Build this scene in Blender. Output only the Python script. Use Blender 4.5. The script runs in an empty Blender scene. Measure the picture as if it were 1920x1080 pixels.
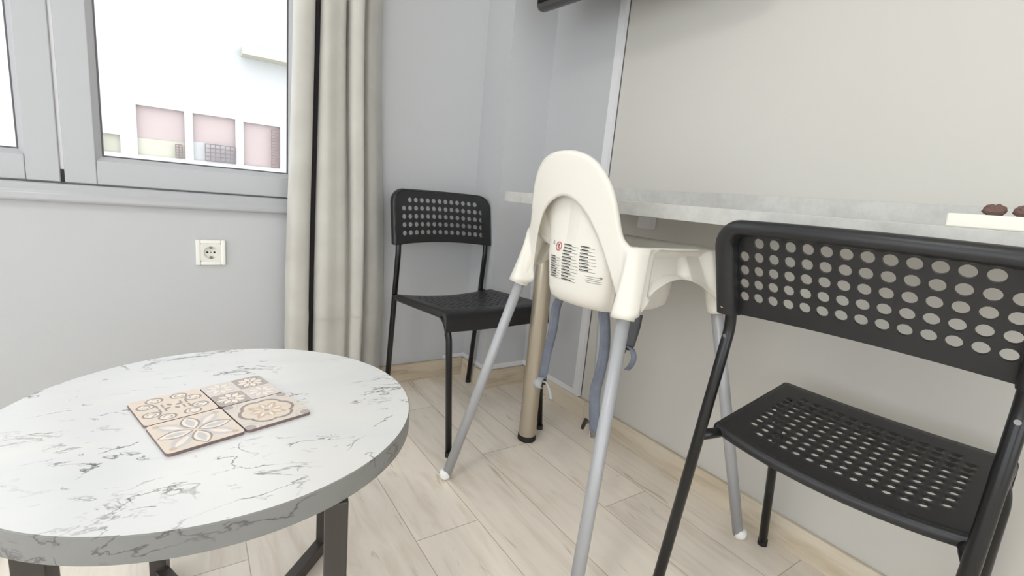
import bpy, bmesh, math, random
from mathutils import Vector, Matrix, noise
from mathutils.bvhtree import BVHTree
random.seed(7)
C = bpy.context.scene.collection
S = bpy.context.scene

# ------------------------------------------------------------------ camera
CAMZ = 0.80
def unit(v): return Vector(v).normalized()
F_PX = 893.0
def vp(x, y): return unit((x - 960.0, y - 540.0, F_PX))
ax, ay, az = vp(2300, 495), vp(340, 312), -vp(522, 5150)
for _ in range(8):                                   # make the three room directions exactly orthogonal
    nx, ny, nz = ay.cross(az), az.cross(ax), ax.cross(ay)
    ax, ay, az = (ax + nx).normalized(), (ay + ny).normalized(), (az + nz).normalized()
right = Vector((ax.x, ay.x, az.x)); down = Vector((ax.y, ay.y, az.y)); fwd = Vector((ax.z, ay.z, az.z))
cam_d = bpy.data.cameras.new('camera'); cam = bpy.data.objects.new('camera', cam_d); C.objects.link(cam)
cam_d.sensor_width = 36.0; cam_d.lens = F_PX / 1920.0 * 36.0; cam_d.clip_start = 0.02; cam_d.clip_end = 200
m = Matrix((right, -down, -fwd)).transposed().to_4x4(); m.translation = Vector((0, 0, CAMZ))
cam.matrix_world = m
S.camera = cam

# ------------------------------------------------------------------ world, lights, exposure
S.view_settings.view_transform = 'Standard'; S.view_settings.look = 'None'
S.view_settings.gamma = 1.0; S.view_settings.use_curve_mapping = False
S.view_settings.exposure = -0.64
S.cycles.max_bounces = 8; S.cycles.diffuse_bounces = 5; S.cycles.glossy_bounces = 3; S.cycles.transparent_max_bounces = 8; S.cycles.sample_clamp_indirect = 6
w = bpy.data.worlds.new('World'); S.world = w; w.use_nodes = True
w.node_tree.nodes['Background'].inputs[0].default_value = (0.955, 0.975, 1.0, 1)
w.node_tree.nodes['Background'].inputs[1].default_value = 4.9

def area(name, loc, target, size, power, col=(1, 1, 1), size_y=None, portal=False):
    d = bpy.data.lights.new(name, 'AREA'); d.energy = power; d.color = col; d.size = size
    if size_y: d.shape = 'RECTANGLE'; d.size_y = size_y
    if portal: d.cycles.is_portal = True
    o = bpy.data.objects.new(name, d); C.objects.link(o); o.location = loc
    o.rotation_euler = (Vector(target) - Vector(loc)).to_track_quat('-Z', 'Y').to_euler()
    return o
area('ceiling_lamp_light', (-.75, .1, 2.5), (-.2, .4, 0), .35, 17, (1, .98, .955))

# ------------------------------------------------------------------ material helpers
def new_mat(name):
    m = bpy.data.materials.new(name); m.use_nodes = True
    return m, m.node_tree, m.node_tree.nodes['Principled BSDF']
def srgb(r, g, b):
    f = lambda c: (c / 255 / 12.92) if c / 255 <= .04045 else ((c / 255 + .055) / 1.055) ** 2.4
    return (f(r), f(g), f(b), 1)
def plain(name, col, rough=.5, metal=0, bump=0, bscale=200, var=0, vscale=6, coat=0, sss=0):
    m, t, b = new_mat(name)
    b.inputs['Base Color'].default_value = col; b.inputs['Roughness'].default_value = rough
    b.inputs['Metallic'].default_value = metal; b.inputs['Coat Weight'].default_value = coat
    if sss:
        b.inputs['Subsurface Weight'].default_value = sss; b.inputs['Subsurface Radius'].default_value = (.01, .008, .005)
    tc = t.nodes.new('ShaderNodeTexCoord')
    n = t.nodes.new('ShaderNodeTexNoise'); n.inputs['Scale'].default_value = vscale; n.inputs['Detail'].default_value = 4
    t.links.new(tc.outputs['Object'], n.inputs['Vector'])
    mr = t.nodes.new('ShaderNodeMapRange'); mr.inputs[3].default_value = 1 - var; mr.inputs[4].default_value = 1 + var
    t.links.new(n.outputs[0], mr.inputs[0])
    mx = t.nodes.new('ShaderNodeMix'); mx.data_type = 'RGBA'; mx.blend_type = 'MULTIPLY'; mx.inputs[0].default_value = 1
    mx.inputs[6].default_value = col; t.links.new(mr.outputs[0], mx.inputs[7])
    t.links.new(mx.outputs[2], b.inputs['Base Color'])
    if bump:
        n2 = t.nodes.new('ShaderNodeTexNoise'); n2.inputs['Scale'].default_value = bscale; n2.inputs['Detail'].default_value = 3
        t.links.new(tc.outputs['Object'], n2.inputs['Vector'])
        bp = t.nodes.new('ShaderNodeBump'); bp.inputs['Strength'].default_value = bump; bp.inputs['Distance'].default_value = .002
        t.links.new(n2.outputs[0], bp.inputs['Height']); t.links.new(bp.outputs[0], b.inputs['Normal'])
    return m
def ramp(t, src, stops):
    r = t.nodes.new('ShaderNodeValToRGB'); e = r.color_ramp.elements
    while len(e) < len(stops): e.new(.5)
    for k, (p, c) in zip(e, stops): k.position = p; k.color = c
    t.links.new(src, r.inputs[0]); return r

M = {}
M['wall'] = plain('painted_wall', srgb(192, 193, 195), .55, bump=.08, bscale=90, var=.012, vscale=2)
M['wall_warm'] = plain('painted_wall_right', srgb(202, 199, 192), .45, bump=.05, bscale=90, var=.012, vscale=2)
M['ceiling'] = plain('ceiling_paint', srgb(246, 246, 244), .8, var=.01)
M['pvc'] = plain('white_window_plastic', srgb(180, 181, 184), .28, var=.01)
M['pvc_trim'] = plain('white_trim_plastic', srgb(224, 224, 226), .35, var=.01)
M['gasket'] = plain('grey_rubber_gasket', srgb(92, 90, 94), .6, var=.05)
M['blackrub'] = plain('black_rubber', srgb(22, 21, 22), .6, var=.1)
M['black'] = plain('black_chair_plastic', srgb(33, 33, 35), .36, bump=.12, bscale=700, var=.05)
M['blackmetal'] = plain('black_powder_coated_steel', srgb(16, 16, 18), .28, var=.06)
M['cream'] = plain('cream_white_plastic', srgb(228, 224, 214), .40, var=.008)
M['silver'] = plain('silver_painted_tube', srgb(172, 173, 176), .38, metal=.12, bump=.05, bscale=900, var=.03)
M['foot'] = plain('white_foot_cap', srgb(240, 238, 236), .4, var=.01)
M['nickel'] = plain('champagne_metal_leg', srgb(186, 176, 158), .36, metal=.7, bump=.03, bscale=600, var=.03)
M['screw'] = plain('steel_screw', srgb(150, 150, 152), .25, metal=1, var=.03)
M['brass'] = plain('brass_screw', srgb(205, 190, 130), .3, metal=.6, var=.03)
M['strap'] = plain('blue_grey_webbing', srgb(106, 111, 124), .40, bump=.4, bscale=350, var=.34, vscale=38)
M['strapdark'] = plain('dark_webbing', srgb(76, 76, 80), .5, bump=.3, bscale=400, var=.1, vscale=30)
M['straplight'] = plain('light_webbing', srgb(165, 167, 170), .5, bump=.3, bscale=400, var=.15, vscale=30)
M['tableleg'] = plain('dark_bronze_steel', srgb(66, 61, 58), .38, metal=.25, var=.05)
M['tv'] = plain('dark_grey_television_plastic', srgb(70, 68, 68), .35, var=.03)
M['tvscreen'] = plain('dark_television_screen', srgb(20, 20, 22), .1, var=.03)
M['socket'] = plain('white_socket_plastic', srgb(238, 236, 230), .3, var=.01)
M['socketin'] = plain('white_socket_insert_plastic', srgb(226, 224, 217), .35, var=.01)
M['hole'] = plain('dark_socket_hole', srgb(14, 12, 12), .7)
M['clip'] = plain('socket_earth_clip', srgb(120, 116, 100), .35, metal=.7)
M['tray'] = plain('white_tray', srgb(240, 238, 226), .35, var=.01)
M['brown'] = plain('rough_brown_surface', srgb(112, 88, 80), .8, bump=.9, bscale=260, var=.3, vscale=90)
M['ink'] = plain('black_print', srgb(48, 48, 48), .6)
M['inkgrey'] = plain('grey_print', srgb(140, 138, 134), .6)
M['inkred'] = plain('red_print', srgb(196, 92, 92), .6)
M['whiteprint'] = plain('white_print', srgb(246, 236, 232), .6)
M['outside'] = plain('bright_facade_render', srgb(178, 179, 180), .9, var=.01, vscale=.3)
M['pinkwin'] = plain('pinkish_facade_recess', srgb(172, 158, 157), .9, var=.05, vscale=1.2)
M['grille'] = plain('facade_grille', srgb(118, 102, 104), .8)
M['yellowish'] = plain('cream_facade_shutter', srgb(178, 177, 164), .9, var=.04, vscale=2)
M['ground'] = plain('pale_street', srgb(190, 188, 184), .9)
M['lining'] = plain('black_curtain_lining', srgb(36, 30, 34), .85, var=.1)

def curtain_mat():
    m, t, b = new_mat('beige_grey_curtain_fabric')
    tc = t.nodes.new('ShaderNodeTexCoord'); n = t.nodes.new('ShaderNodeTexNoise')
    n.inputs['Scale'].default_value = 9; n.inputs['Detail'].default_value = 5
    t.links.new(tc.outputs['Object'], n.inputs['Vector'])
    r = ramp(t, n.outputs[0], [(.3, srgb(184, 181, 174)), (.7, srgb(196, 193, 186))])
    t.links.new(r.outputs[0], b.inputs['Base Color']); b.inputs['Roughness'].default_value = .75
    b.inputs['Sheen Weight'].default_value = .2
    w1 = t.nodes.new('ShaderNodeTexNoise'); w1.inputs['Scale'].default_value = 500
    t.links.new(tc.outputs['Object'], w1.inputs['Vector'])
    bp = t.nodes.new('ShaderNodeBump'); bp.inputs['Strength'].default_value = .15; bp.inputs['Distance'].default_value = .001
    t.links.new(w1.outputs[0], bp.inputs['Height']); t.links.new(bp.outputs[0], b.inputs['Normal'])
    return m
M['curtain'] = curtain_mat()

def wood_mat(name, light, dark, along='Y', plank=.165, length=1.0, off=.08, joints=True, rough=.38):
    """pale wood-look tile: grain stretched along the plank, each plank its own tone, thin joints"""
    m, t, b = new_mat(name); N = t.nodes; L = t.links
    tc = N.new('ShaderNodeTexCoord'); sp = N.new('ShaderNodeSeparateXYZ'); L.new(tc.outputs['Object'], sp.inputs[0])
    def math_(op, a, b_=None, c=None):
        n = N.new('ShaderNodeMath'); n.operation = op
        for i, v in enumerate((a, b_, c)):
            if v is None: continue
            if isinstance(v, (int, float)): n.inputs[i].default_value = v
            else: L.new(v, n.inputs[i])
        return n.outputs[0]
    if along == 'Y': U, V = sp.outputs[0], sp.outputs[1]
    elif along == 'X': U, V = sp.outputs[2], sp.outputs[0]
    else: U, V = sp.outputs[2], sp.outputs[1]
    us = math_('DIVIDE', math_('ADD', U, off), plank); row = math_('FLOOR', us); fu = math_('FRACT', us)
    vs = math_('DIVIDE', math_('ADD', V, math_('MULTIPLY', row, .37 * length)), length); col = math_('FLOOR', vs); fv = math_('FRACT', vs)
    wn = N.new('ShaderNodeTexWhiteNoise'); wn.noise_dimensions = '2D'
    cb = N.new('ShaderNodeCombineXYZ'); L.new(row, cb.inputs[0]); L.new(col, cb.inputs[1]); L.new(cb.outputs[0], wn.inputs['Vector'])
    gv = N.new('ShaderNodeCombineXYZ')
    L.new(math_('MULTIPLY', U, 26), gv.inputs[0]); L.new(math_('MULTIPLY', V, 2.6), gv.inputs[1]); L.new(math_('MULTIPLY', wn.outputs[0], 37), gv.inputs[2])
    n1 = N.new('ShaderNodeTexNoise'); n1.inputs['Scale'].default_value = 1; n1.inputs['Detail'].default_value = 7; n1.inputs['Roughness'].default_value = .6
    n1.inputs['Distortion'].default_value = 1.3; L.new(gv.outputs[0], n1.inputs['Vector'])
    gv2 = N.new('ShaderNodeCombineXYZ')
    L.new(math_('MULTIPLY', U, 7), gv2.inputs[0]); L.new(math_('MULTIPLY', V, 1.7), gv2.inputs[1]); L.new(math_('MULTIPLY', wn.outputs[0], 11), gv2.inputs[2])
    n2 = N.new('ShaderNodeTexNoise'); n2.inputs['Scale'].default_value = 1; n2.inputs['Detail'].default_value = 4; n2.inputs['Distortion'].default_value = 2.2
    L.new(gv2.outputs[0], n2.inputs['Vector'])
    f = math_('ADD', math_('MULTIPLY', n1.outputs[0], .6), math_('MULTIPLY', n2.outputs[0], .4))
    r = ramp(t, f, [(.36, dark), (.49, light), (.62, tuple(min(1, c * 1.05) for c in light[:3]) + (1,))])
    # sparse darker streaks and knots
    gv3 = N.new('ShaderNodeCombineXYZ')
    L.new(math_('MULTIPLY', U, 42), gv3.inputs[0]); L.new(math_('MULTIPLY', V, 7), gv3.inputs[1]); L.new(math_('MULTIPLY', wn.outputs[0], 91), gv3.inputs[2])
    n3 = N.new('ShaderNodeTexNoise'); n3.inputs['Scale'].default_value = 1; n3.inputs['Detail'].default_value = 3; n3.inputs['Distortion'].default_value = 1
    L.new(gv3.outputs[0], n3.inputs['Vector'])
    st = ramp(t, n3.outputs[0], [(.655, (1, 1, 1, 1)), (.75, (.72, .69, .64, 1))])
    mx = N.new('ShaderNodeMix'); mx.data_type = 'RGBA'; mx.blend_type = 'MULTIPLY'; mx.inputs[0].default_value = 1
    L.new(r.outputs[0], mx.inputs[6]); L.new(st.outputs[0], mx.inputs[7])
    tone = N.new('ShaderNodeMapRange'); tone.inputs[3].default_value = .93; tone.inputs[4].default_value = 1.04; L.new(wn.outputs[0], tone.inputs[0])
    mx2 = N.new('ShaderNodeMix'); mx2.data_type = 'RGBA'; mx2.blend_type = 'MULTIPLY'; mx2.inputs[0].default_value = 1
    L.new(mx.outputs[2], mx2.inputs[6]); L.new(tone.outputs[0], mx2.inputs[7])
    out = mx2.outputs[2]
    b.inputs['Roughness'].default_value = rough
    if joints:
        ju = math_('LESS_THAN', math_('MULTIPLY', math_('MINIMUM', fu, math_('SUBTRACT', 1, fu)), plank), .0011)
        jv = math_('LESS_THAN', math_('MULTIPLY', math_('MINIMUM', fv, math_('SUBTRACT', 1, fv)), length), .0011)
        j = math_('MAXIMUM', ju, jv)
        mx3 = N.new('ShaderNodeMix'); mx3.data_type = 'RGBA'; L.new(j, mx3.inputs[0]); L.new(out, mx3.inputs[6]); mx3.inputs[7].default_value = srgb(190, 177, 160)
        out = mx3.outputs[2]
    L.new(out, b.inputs['Base Color'])
    return m
M['floor'] = wood_mat('pale_wood_floor', srgb(240, 230, 217), srgb(226, 214, 198))
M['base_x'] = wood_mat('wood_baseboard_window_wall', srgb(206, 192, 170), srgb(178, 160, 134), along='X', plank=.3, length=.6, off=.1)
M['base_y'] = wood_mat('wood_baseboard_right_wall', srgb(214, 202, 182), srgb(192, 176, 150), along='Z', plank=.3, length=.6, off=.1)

def counter_mat():
    m, t, b = new_mat('light_grey_stone_laminate'); tc = t.nodes.new('ShaderNodeTexCoord')
    n = t.nodes.new('ShaderNodeTexNoise'); n.inputs['Scale'].default_value = 14; n.inputs['Detail'].default_value = 9; n.inputs['Roughness'].default_value = .75
    t.links.new(tc.outputs['Object'], n.inputs['Vector'])
    r = ramp(t, n.outputs[0], [(.35, srgb(186, 185, 180)), (.6, srgb(204, 203, 199))])
    t.links.new(r.outputs[0], b.inputs['Base Color']); b.inputs['Roughness'].default_value = .45
    return m
M['counter'] = counter_mat()
M['counteredge'] = plain('pale_counter_end_band', srgb(232, 230, 226), .4, var=.01)

def marble_mat(name='white_marble_print', c0=(214, 215, 216), c1=(222, 221, 219), boost=0):
    m, t, b = new_mat(name); N = t.nodes; L = t.links
    tc = N.new('ShaderNodeTexCoord')
    def noise_(scale, detail, dist=0, offs=0, rough=.55):
        mp = N.new('ShaderNodeMapping'); mp.inputs['Location'].default_value = (offs, offs * .7, offs * .3); mp.inputs['Rotation'].default_value = (0, 0, math.radians(35)); mp.inputs['Scale'].default_value = (.62, 1.25, 1.0); L.new(tc.outputs['Object'], mp.inputs[0])
        n = N.new('ShaderNodeTexNoise'); n.inputs['Scale'].default_value = scale; n.inputs['Detail'].default_value = detail
        n.inputs['Distortion'].default_value = dist; n.inputs['Roughness'].default_value = rough; L.new(mp.outputs[0], n.inputs['Vector']); return n.outputs[0]
    def mth(op, a, b_):
        n = N.new('ShaderNodeMath'); n.operation = op
        for i, v in enumerate((a, b_)):
            if isinstance(v, (int, float)): n.inputs[i].default_value = v
            else: L.new(v, n.inputs[i])
        return n.outputs[0]
    def vein(scale, detail, dist, offs, width, mscale, m0, m1, power):
        v = noise_(scale, detail, dist, offs)
        d = mth('ABSOLUTE', mth('SUBTRACT', v, .5), 0)
        mr = N.new('ShaderNodeMapRange'); mr.inputs[1].default_value = 0; mr.inputs[2].default_value = width; mr.inputs[3].default_value = 1; mr.inputs[4].default_value = 0
        L.new(d, mr.inputs[0])
        k = N.new('ShaderNodeMapRange'); k.inputs[1].default_value = m0 - boost; k.inputs[2].default_value = m1 - boost; L.new(noise_(mscale, 3, .5, offs + 9), k.inputs[0])
        return mth('MULTIPLY', mth('MULTIPLY', mr.outputs[0], k.outputs[0]), power)
    a = vein(10, 8, .5, 3.1, .011, 8, .54, .63, 1.0)
    c = vein(24, 8, .6, 7.7, .020, 14, .55, .64, 1.0)
    e = vein(5.5, 8, .4, 12.4, .006, 24, .53, .60, 1.0)
    tot = mth('MINIMUM', mth('ADD', mth('ADD', a, c), e), 1.0)
    mx = N.new('ShaderNodeMix'); mx.data_type = 'RGBA'; L.new(tot, mx.inputs[0])
    cl = ramp(t, noise_(6, 4, .5, 2), [(.3, srgb(*c0)), (.6, srgb(*c1))])
    L.new(cl.outputs[0], mx.inputs[6]); mx.inputs[7].default_value = srgb(84, 80, 80)
    L.new(mx.outputs[2], b.inputs['Base Color']); b.inputs['Roughness'].default_value = .32
    return m
M['marble'] = marble_mat()
M['marble_edge'] = marble_mat('shade_darkened_marble_edge', (124, 125, 124), (134, 134, 132), .05)  # edge grey darkened to make up for the light on the rim

def glass_mat():
    m = bpy.data.materials.new('window_glass'); m.use_nodes = True; t = m.node_tree; t.nodes.clear()
    o = t.nodes.new('ShaderNodeOutputMaterial'); mx = t.nodes.new('ShaderNodeMixShader'); tr = t.nodes.new('ShaderNodeBsdfTransparent')
    gl = t.nodes.new('ShaderNodeBsdfGlossy'); gl.inputs['Roughness'].default_value = .02
    fr = t.nodes.new('ShaderNodeFresnel'); fr.inputs[0].default_value = 1.06
    tr.inputs[0].default_value = (.97, .98, .98, 1)
    t.links.new(fr.outputs[0], mx.inputs[0]); t.links.new(tr.outputs[0], mx.inputs[1]); t.links.new(gl.outputs[0], mx.inputs[2]); t.links.new(mx.outputs[0], o.inputs[0])
    return m
M['glass'] = glass_mat()
def attr_mat():
    m, t, b = new_mat('printed_coaster_surface'); a = t.nodes.new('ShaderNodeAttribute'); a.attribute_name = 'print'
    t.links.new(a.outputs['Color'], b.inputs['Base Color']); b.inputs['Roughness'].default_value = .45; return m
M['print'] = attr_mat()
M['cork'] = plain('coaster_dark_edge', srgb(122, 106, 104), .7, var=.1, vscale=60)

# ------------------------------------------------------------------ mesh helpers
def obj(name, bm, mat, parent=None, smooth=False, bevel=0, auto=False, segs=2):
    me = bpy.data.meshes.new(name); bm.to_mesh(me); bm.free()
    for mm in (mat if isinstance(mat, list) else [mat]): me.materials.append(mm)
    if smooth:
        for p in me.polygons: p.use_smooth = True
    o = bpy.data.objects.new(name, me); C.objects.link(o)
    if parent: o.parent = parent
    if bevel:
        md = o.modifiers.new('bevel', 'BEVEL'); md.width = bevel; md.segments = segs; md.limit_method = 'ANGLE'; md.angle_limit = math.radians(40)
        for p in me.polygons: p.use_smooth = True
        wn = o.modifiers.new('wn', 'WEIGHTED_NORMAL'); wn.keep_sharp = True
    return o
def box(bm, x0, x1, y0, y1, z0, z1):
    vs = [bm.verts.new(p) for p in ((x0, y0, z0), (x1, y0, z0), (x1, y1, z0), (x0, y1, z0), (x0, y0, z1), (x1, y0, z1), (x1, y1, z1), (x0, y1, z1))]
    for f in ((3, 2, 1, 0), (4, 5, 6, 7), (0, 1, 5, 4), (1, 2, 6, 5), (2, 3, 7, 6), (3, 0, 4, 7)): bm.faces.new([vs[i] for i in f])
def boxo(name, d, mat, parent=None, bevel=0):
    bm = bmesh.new(); box(bm, *d); return obj(name, bm, mat, parent, bevel=bevel)
def tube(bm, pts, r, n=16, cap=True):
    """swept round tube with parallel-transported frames; r may be a list"""
    pts = [Vector(p) for p in pts]; rs = r if isinstance(r, (list, tuple)) else [r] * len(pts)
    T = [(pts[min(i + 1, len(pts) - 1)] - pts[max(i - 1, 0)]).normalized() for i in range(len(pts))]
    a = T[0].orthogonal().normalized(); rings = []
    for i, p in enumerate(pts):
        a = (a - T[i] * a.dot(T[i])).normalized(); b = T[i].cross(a)
        rings.append([bm.verts.new(p + (a * math.cos(k * math.tau / n) + b * math.sin(k * math.tau / n)) * rs[i]) for k in range(n)])
    for i in range(len(pts) - 1):
        for k in range(n):
            bm.faces.new((rings[i][k], rings[i][(k + 1) % n], rings[i + 1][(k + 1) % n], rings[i + 1][k]))
    if cap:
        bm.faces.new(rings[0][::-1]); bm.faces.new(rings[-1])
    return rings
def bezier_round(pts, rad, n=8):
    """polyline with its inner corners rounded"""
    pts = [Vector(p) for p in pts]; out = [pts[0]]
    rad = rad if isinstance(rad, (list, tuple)) else [rad] * (len(pts) - 2)
    for i in range(1, len(pts) - 1):
        a, b, c = pts[i - 1], pts[i], pts[i + 1]; r = rad[i - 1]
        p0 = b + (a - b).normalized() * r; p2 = b + (c - b).normalized() * r
        for k in range(n + 1):
            t = k / n; out.append(p0 * (1 - t) ** 2 + b * 2 * t * (1 - t) + p2 * t * t)
    out.append(pts[-1]); return out
def lathe(bm, prof, n=48, center=(0, 0)):
    rings = []
    for r, z in prof:
        if r < 1e-6: rings.append([bm.verts.new((center[0], center[1], z))])
        else: rings.append([bm.verts.new((center[0] + r * math.cos(k * math.tau / n), center[1] + r * math.sin(k * math.tau / n), z)) for k in range(n)])
    for a, b in zip(rings, rings[1:]):
        for k in range(n):
            if len(a) == 1: bm.faces.new((a[0], b[k], b[(k + 1) % n]))
            elif len(b) == 1: bm.faces.new((a[k], b[0], a[(k + 1) % n]))
            else: bm.faces.new((a[k], b[k], b[(k + 1) % n], a[(k + 1) % n]))
    bmesh.ops.recalc_face_normals(bm, faces=bm.faces)
def empty(name, loc=(0, 0, 0), rz=0):
    o = bpy.data.objects.new(name, None); C.objects.link(o); o.location = loc; o.rotation_euler = (0, 0, rz); o.empty_display_size = .05; return o
def tag(o, label=None, cat=None, group=None, kind=None):
    if label: o['label'] = label
    if cat: o['category'] = cat
    if group: o['group'] = group
    if kind: o['kind'] = kind
    return o
def struct(o): o['kind'] = 'structure'; return o

# ------------------------------------------------------------------ room shell
XR, YW, XL, YB, ZC = 1.222, 1.79, -2.4, -2.6, 2.62
BBH, BBT = .077, .012
struct(boxo('floor', (XL - .1, XR + .1, YB - .1, YW + .25, -.08, 0), M['floor']))
struct(boxo('ceiling', (XL - .1, XR + .1, YB - .1, YW + .25, ZC, ZC + .08), M['ceiling']))
struct(boxo('wall_right', (XR, XR + .1, YB - .1, YW + .25, 0, ZC), M['wall_warm']))
LY0, LY1, LZ0, LZ1 = -1.9, 1.3, .12, 2.2           # added opening in the unseen left wall, brings in fill daylight
bm = bmesh.new(); box(bm, XL - .1, XL, YB - .1, LY0, 0, ZC); box(bm, XL - .1, XL, LY1, YW + .25, 0, ZC)
box(bm, XL - .1, XL, LY0, LY1, 0, LZ0); box(bm, XL - .1, XL, LY0, LY1, LZ1, ZC)
struct(obj('wall_left', bm, M['wall']))
RX0, RX1, RZ0, RZ1 = -2.2, .95, .06, 2.35             # added glazed opening in the unseen rear wall, for frontal fill
bm = bmesh.new(); box(bm, XL, RX0, YB - .1, YB, 0, ZC); box(bm, RX1, XR, YB - .1, YB, 0, ZC)
box(bm, RX0, RX1, YB - .1, YB, 0, RZ0); box(bm, RX0, RX1, YB - .1, YB, RZ1, ZC)
struct(obj('wall_rear', bm, M['wall_warm']))
WX0, WX1, WZ0, WZ1 = -1.16, .372, .70, 2.06      # window opening
bm = bmesh.new()
box(bm, XL, WX0, YW, YW + .25, 0, ZC); box(bm, WX1, XR, YW, YW + .25, 0, ZC)
box(bm, WX0, WX1, YW, YW + .25, 0, WZ0); box(bm, WX0, WX1, YW, YW + .25, WZ1, ZC)
struct(obj('wall_window', bm, M['wall']))
# pipe casing in the corner: painted box with white edge profiles
CX0, CY0, CX1, CY1 = 1.008, 1.602, 1.206, 1.238
bm = bmesh.new(); box(bm, CX0, XR, CY0, YW, 0, ZC); box(bm, CX1, XR, CY1, CY0, .082, ZC)
struct(obj('wall_corner', bm, M['wall']))
bm = bmesh.new(); box(bm, CX0 - .002, CX1, CY0 - .003, CY0, .079, .101)
box(bm, CX0 - .003, CX0 + .02, CY0 - .0032, CY0, .079, ZC * .0 + .101)
box(bm, CX0 - .003, CX0, CY0 - .003, YW, .079, .098)
box(bm, .905, CX0, YW - .004, YW, .078, .096)
struct(obj('trim_1', bm, M['pvc_trim'], bevel=.0008))
bm = bmesh.new()
box(bm, CX1 - .003, CX1, CY1, CY1 + .026, .082, ZC); box(bm, CX1 - .003, XR - .0035, CY1 - .003, CY1, .082, ZC)
box(bm, CX1 - .003, CX1, CY1 + .026, CY0 - .003, .082, .104)
struct(obj('trim_2', bm, M['pvc_trim']))
struct(boxo('gap_shade_strip', (XR - .0033, XR, CY1 - .0045, CY1 - .0002, .082, ZC), M['gasket']))  # dark strip stands in for the shaded gap between profile and wall
# baseboards
def base(name, d, mat): struct(boxo(name, d, mat, bevel=.0015))
base('baseboard_window', (XL, CX0 - .012, YW - BBT, YW, 0, BBH), M['base_x'])
bm = bmesh.new(); box(bm, CX0 - .012, CX0, CY0 - .012, YW - BBT, 0, BBH - .003)
struct(obj('baseboard_casing', bm, M['base_y']))
base('baseboard_casing_front', (CX0, 1.21, CY0 - .012, CY0, 0, BBH), M['base_x'])
base('baseboard_right', (XR - .012, XR, YB, CY0 - .012, 0, BBH), M['base_y'])
base('baseboard_left', (XL, XL + .012, YB, YW - .012, 0, BBH), M['base_y'])
base('baseboard_rear', (XL + .012, XR - .012, YB, YB + .012, 0, BBH), M['base_x'])

# ------------------------------------------------------------------ window
win = struct(empty('window_1', (0, 0, 0)))
def frame_boxes(bm, x0, x1, z0, z1, wl, wr, wb, wt, y0, y1):
    box(bm, x0, x0 + wl, y0, y1, z0, z1); box(bm, x1 - wr, x1, y0, y1, z0, z1)
    box(bm, x0 + wl, x1 - wr, y0, y1, z0, z0 + wb); box(bm, x0 + wl, x1 - wr, y0, y1, z1 - wt, z1)
bm = bmesh.new(); frame_boxes(bm, WX0, WX1, WZ0, WZ1, .04, .03, .03, .04, YW + .02, YW + .085)
box(bm, -.30, -.26, YW + .02, YW + .085, WZ0 + .03, WZ1 - .04)
obj('window_frame', bm, M['pvc'], win, bevel=.002)
def bead(bm, x0, x1, z0, z1, y0, y1, d):
    """sloping glazing bead: outer edge at y0, inner edge (d inside) at y1"""
    o = [bm.verts.new(p) for p in ((x0, y0, z0), (x1, y0, z0), (x1, y0, z1), (x0, y0, z1))]
    i = [bm.verts.new(p) for p in ((x0 + d, y1, z0 + d), (x1 - d, y1, z0 + d), (x1 - d, y1, z1 - d), (x0 + d, y1, z1 - d))]
    k = [bm.verts.new(v.co + Vector((0, .012, 0))) for v in i]; q = [bm.verts.new(v.co + Vector((0, .03, 0))) for v in o]
    for a in range(4):
        b = (a + 1) % 4
        bm.faces.new((o[a], o[b], i[b], i[a])); bm.faces.new((i[a], i[b], k[b], k[a])); bm.faces.new((k[a], k[b], q[b], q[a]))
    bmesh.ops.recalc_face_normals(bm, faces=bm.faces)
def sash(x0, x1, lab):
    z0, z1 = .7255, WZ1 - .02; wst = .068; yf = YW - .002
    bm = bmesh.new(); frame_boxes(bm, x0, x1, z0, z1, wst, wst, .066, .066, yf, yf + .055)
    s = obj('sash', bm, M['pvc'], win, bevel=.003); s['label'] = lab
    bm = bmesh.new(); bead(bm, x0 + wst - .001, x1 - wst + .001, z0 + .065, z1 - .065, yf + .004, yf + .018, .013)
    obj('glazing_bead', bm, M['pvc'], s)
    bm = bmesh.new(); frame_boxes(bm, x0 + wst + .010, x1 - wst - .010, z0 + .076, z1 - .076, .006, .006, .006, .006, yf + .019, yf + .024)
    obj('gasket', bm, M['gasket'], s)
    bm = bmesh.new(); box(bm, x0 + wst, x1 - wst, yf + .026, yf + .030, z0 + .066, z1 - .066)
    obj('window_pane', bm, M['glass'], s)
    return s
sash(-1.12, -.2835, 'left white sash'); sash(-.2755, WX1 - .006, 'right white sash')
boxo('gap_seal', (-.2835, -.2755, YW + .006, YW + .012, .76, WZ1 - .03), M['pvc_trim'], win)
boxo('gap_end_cap', (-.2835, -.2755, YW + .002, YW + .012, .7255, .759), M['blackrub'], win)
# sill: rounded board under the sashes
bm = bmesh.new()
prof = [(YW + .02, .722), (YW - .008, .7215), (YW - .013, .717), (YW - .016, .70), (YW - .020, .694), (YW - .022, .688), (YW - .0225, .678), (YW - .019, .672), (YW + .0, .671), (YW + .02, .671)]
A = [bm.verts.new((WX0 - .25, y, z)) for y, z in prof]; B = [bm.verts.new((WX1 + .06, y, z)) for y, z in prof]
for i in range(len(prof)):
    j = (i + 1) % len(prof); bm.faces.new((A[i], A[j], B[j], B[i]))
bm.faces.new(A); bm.faces.new(B[::-1]); bmesh.ops.recalc_face_normals(bm, faces=bm.faces)
s = obj('window_sill', bm, M['pvc'], win, smooth=False)
md = s.modifiers.new('b', 'BEVEL'); md.width = .002; md.segments = 3; md.limit_method = 'ANGLE'; md.angle_limit = math.radians(15)
for p in s.data.polygons: p.use_smooth = True

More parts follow.
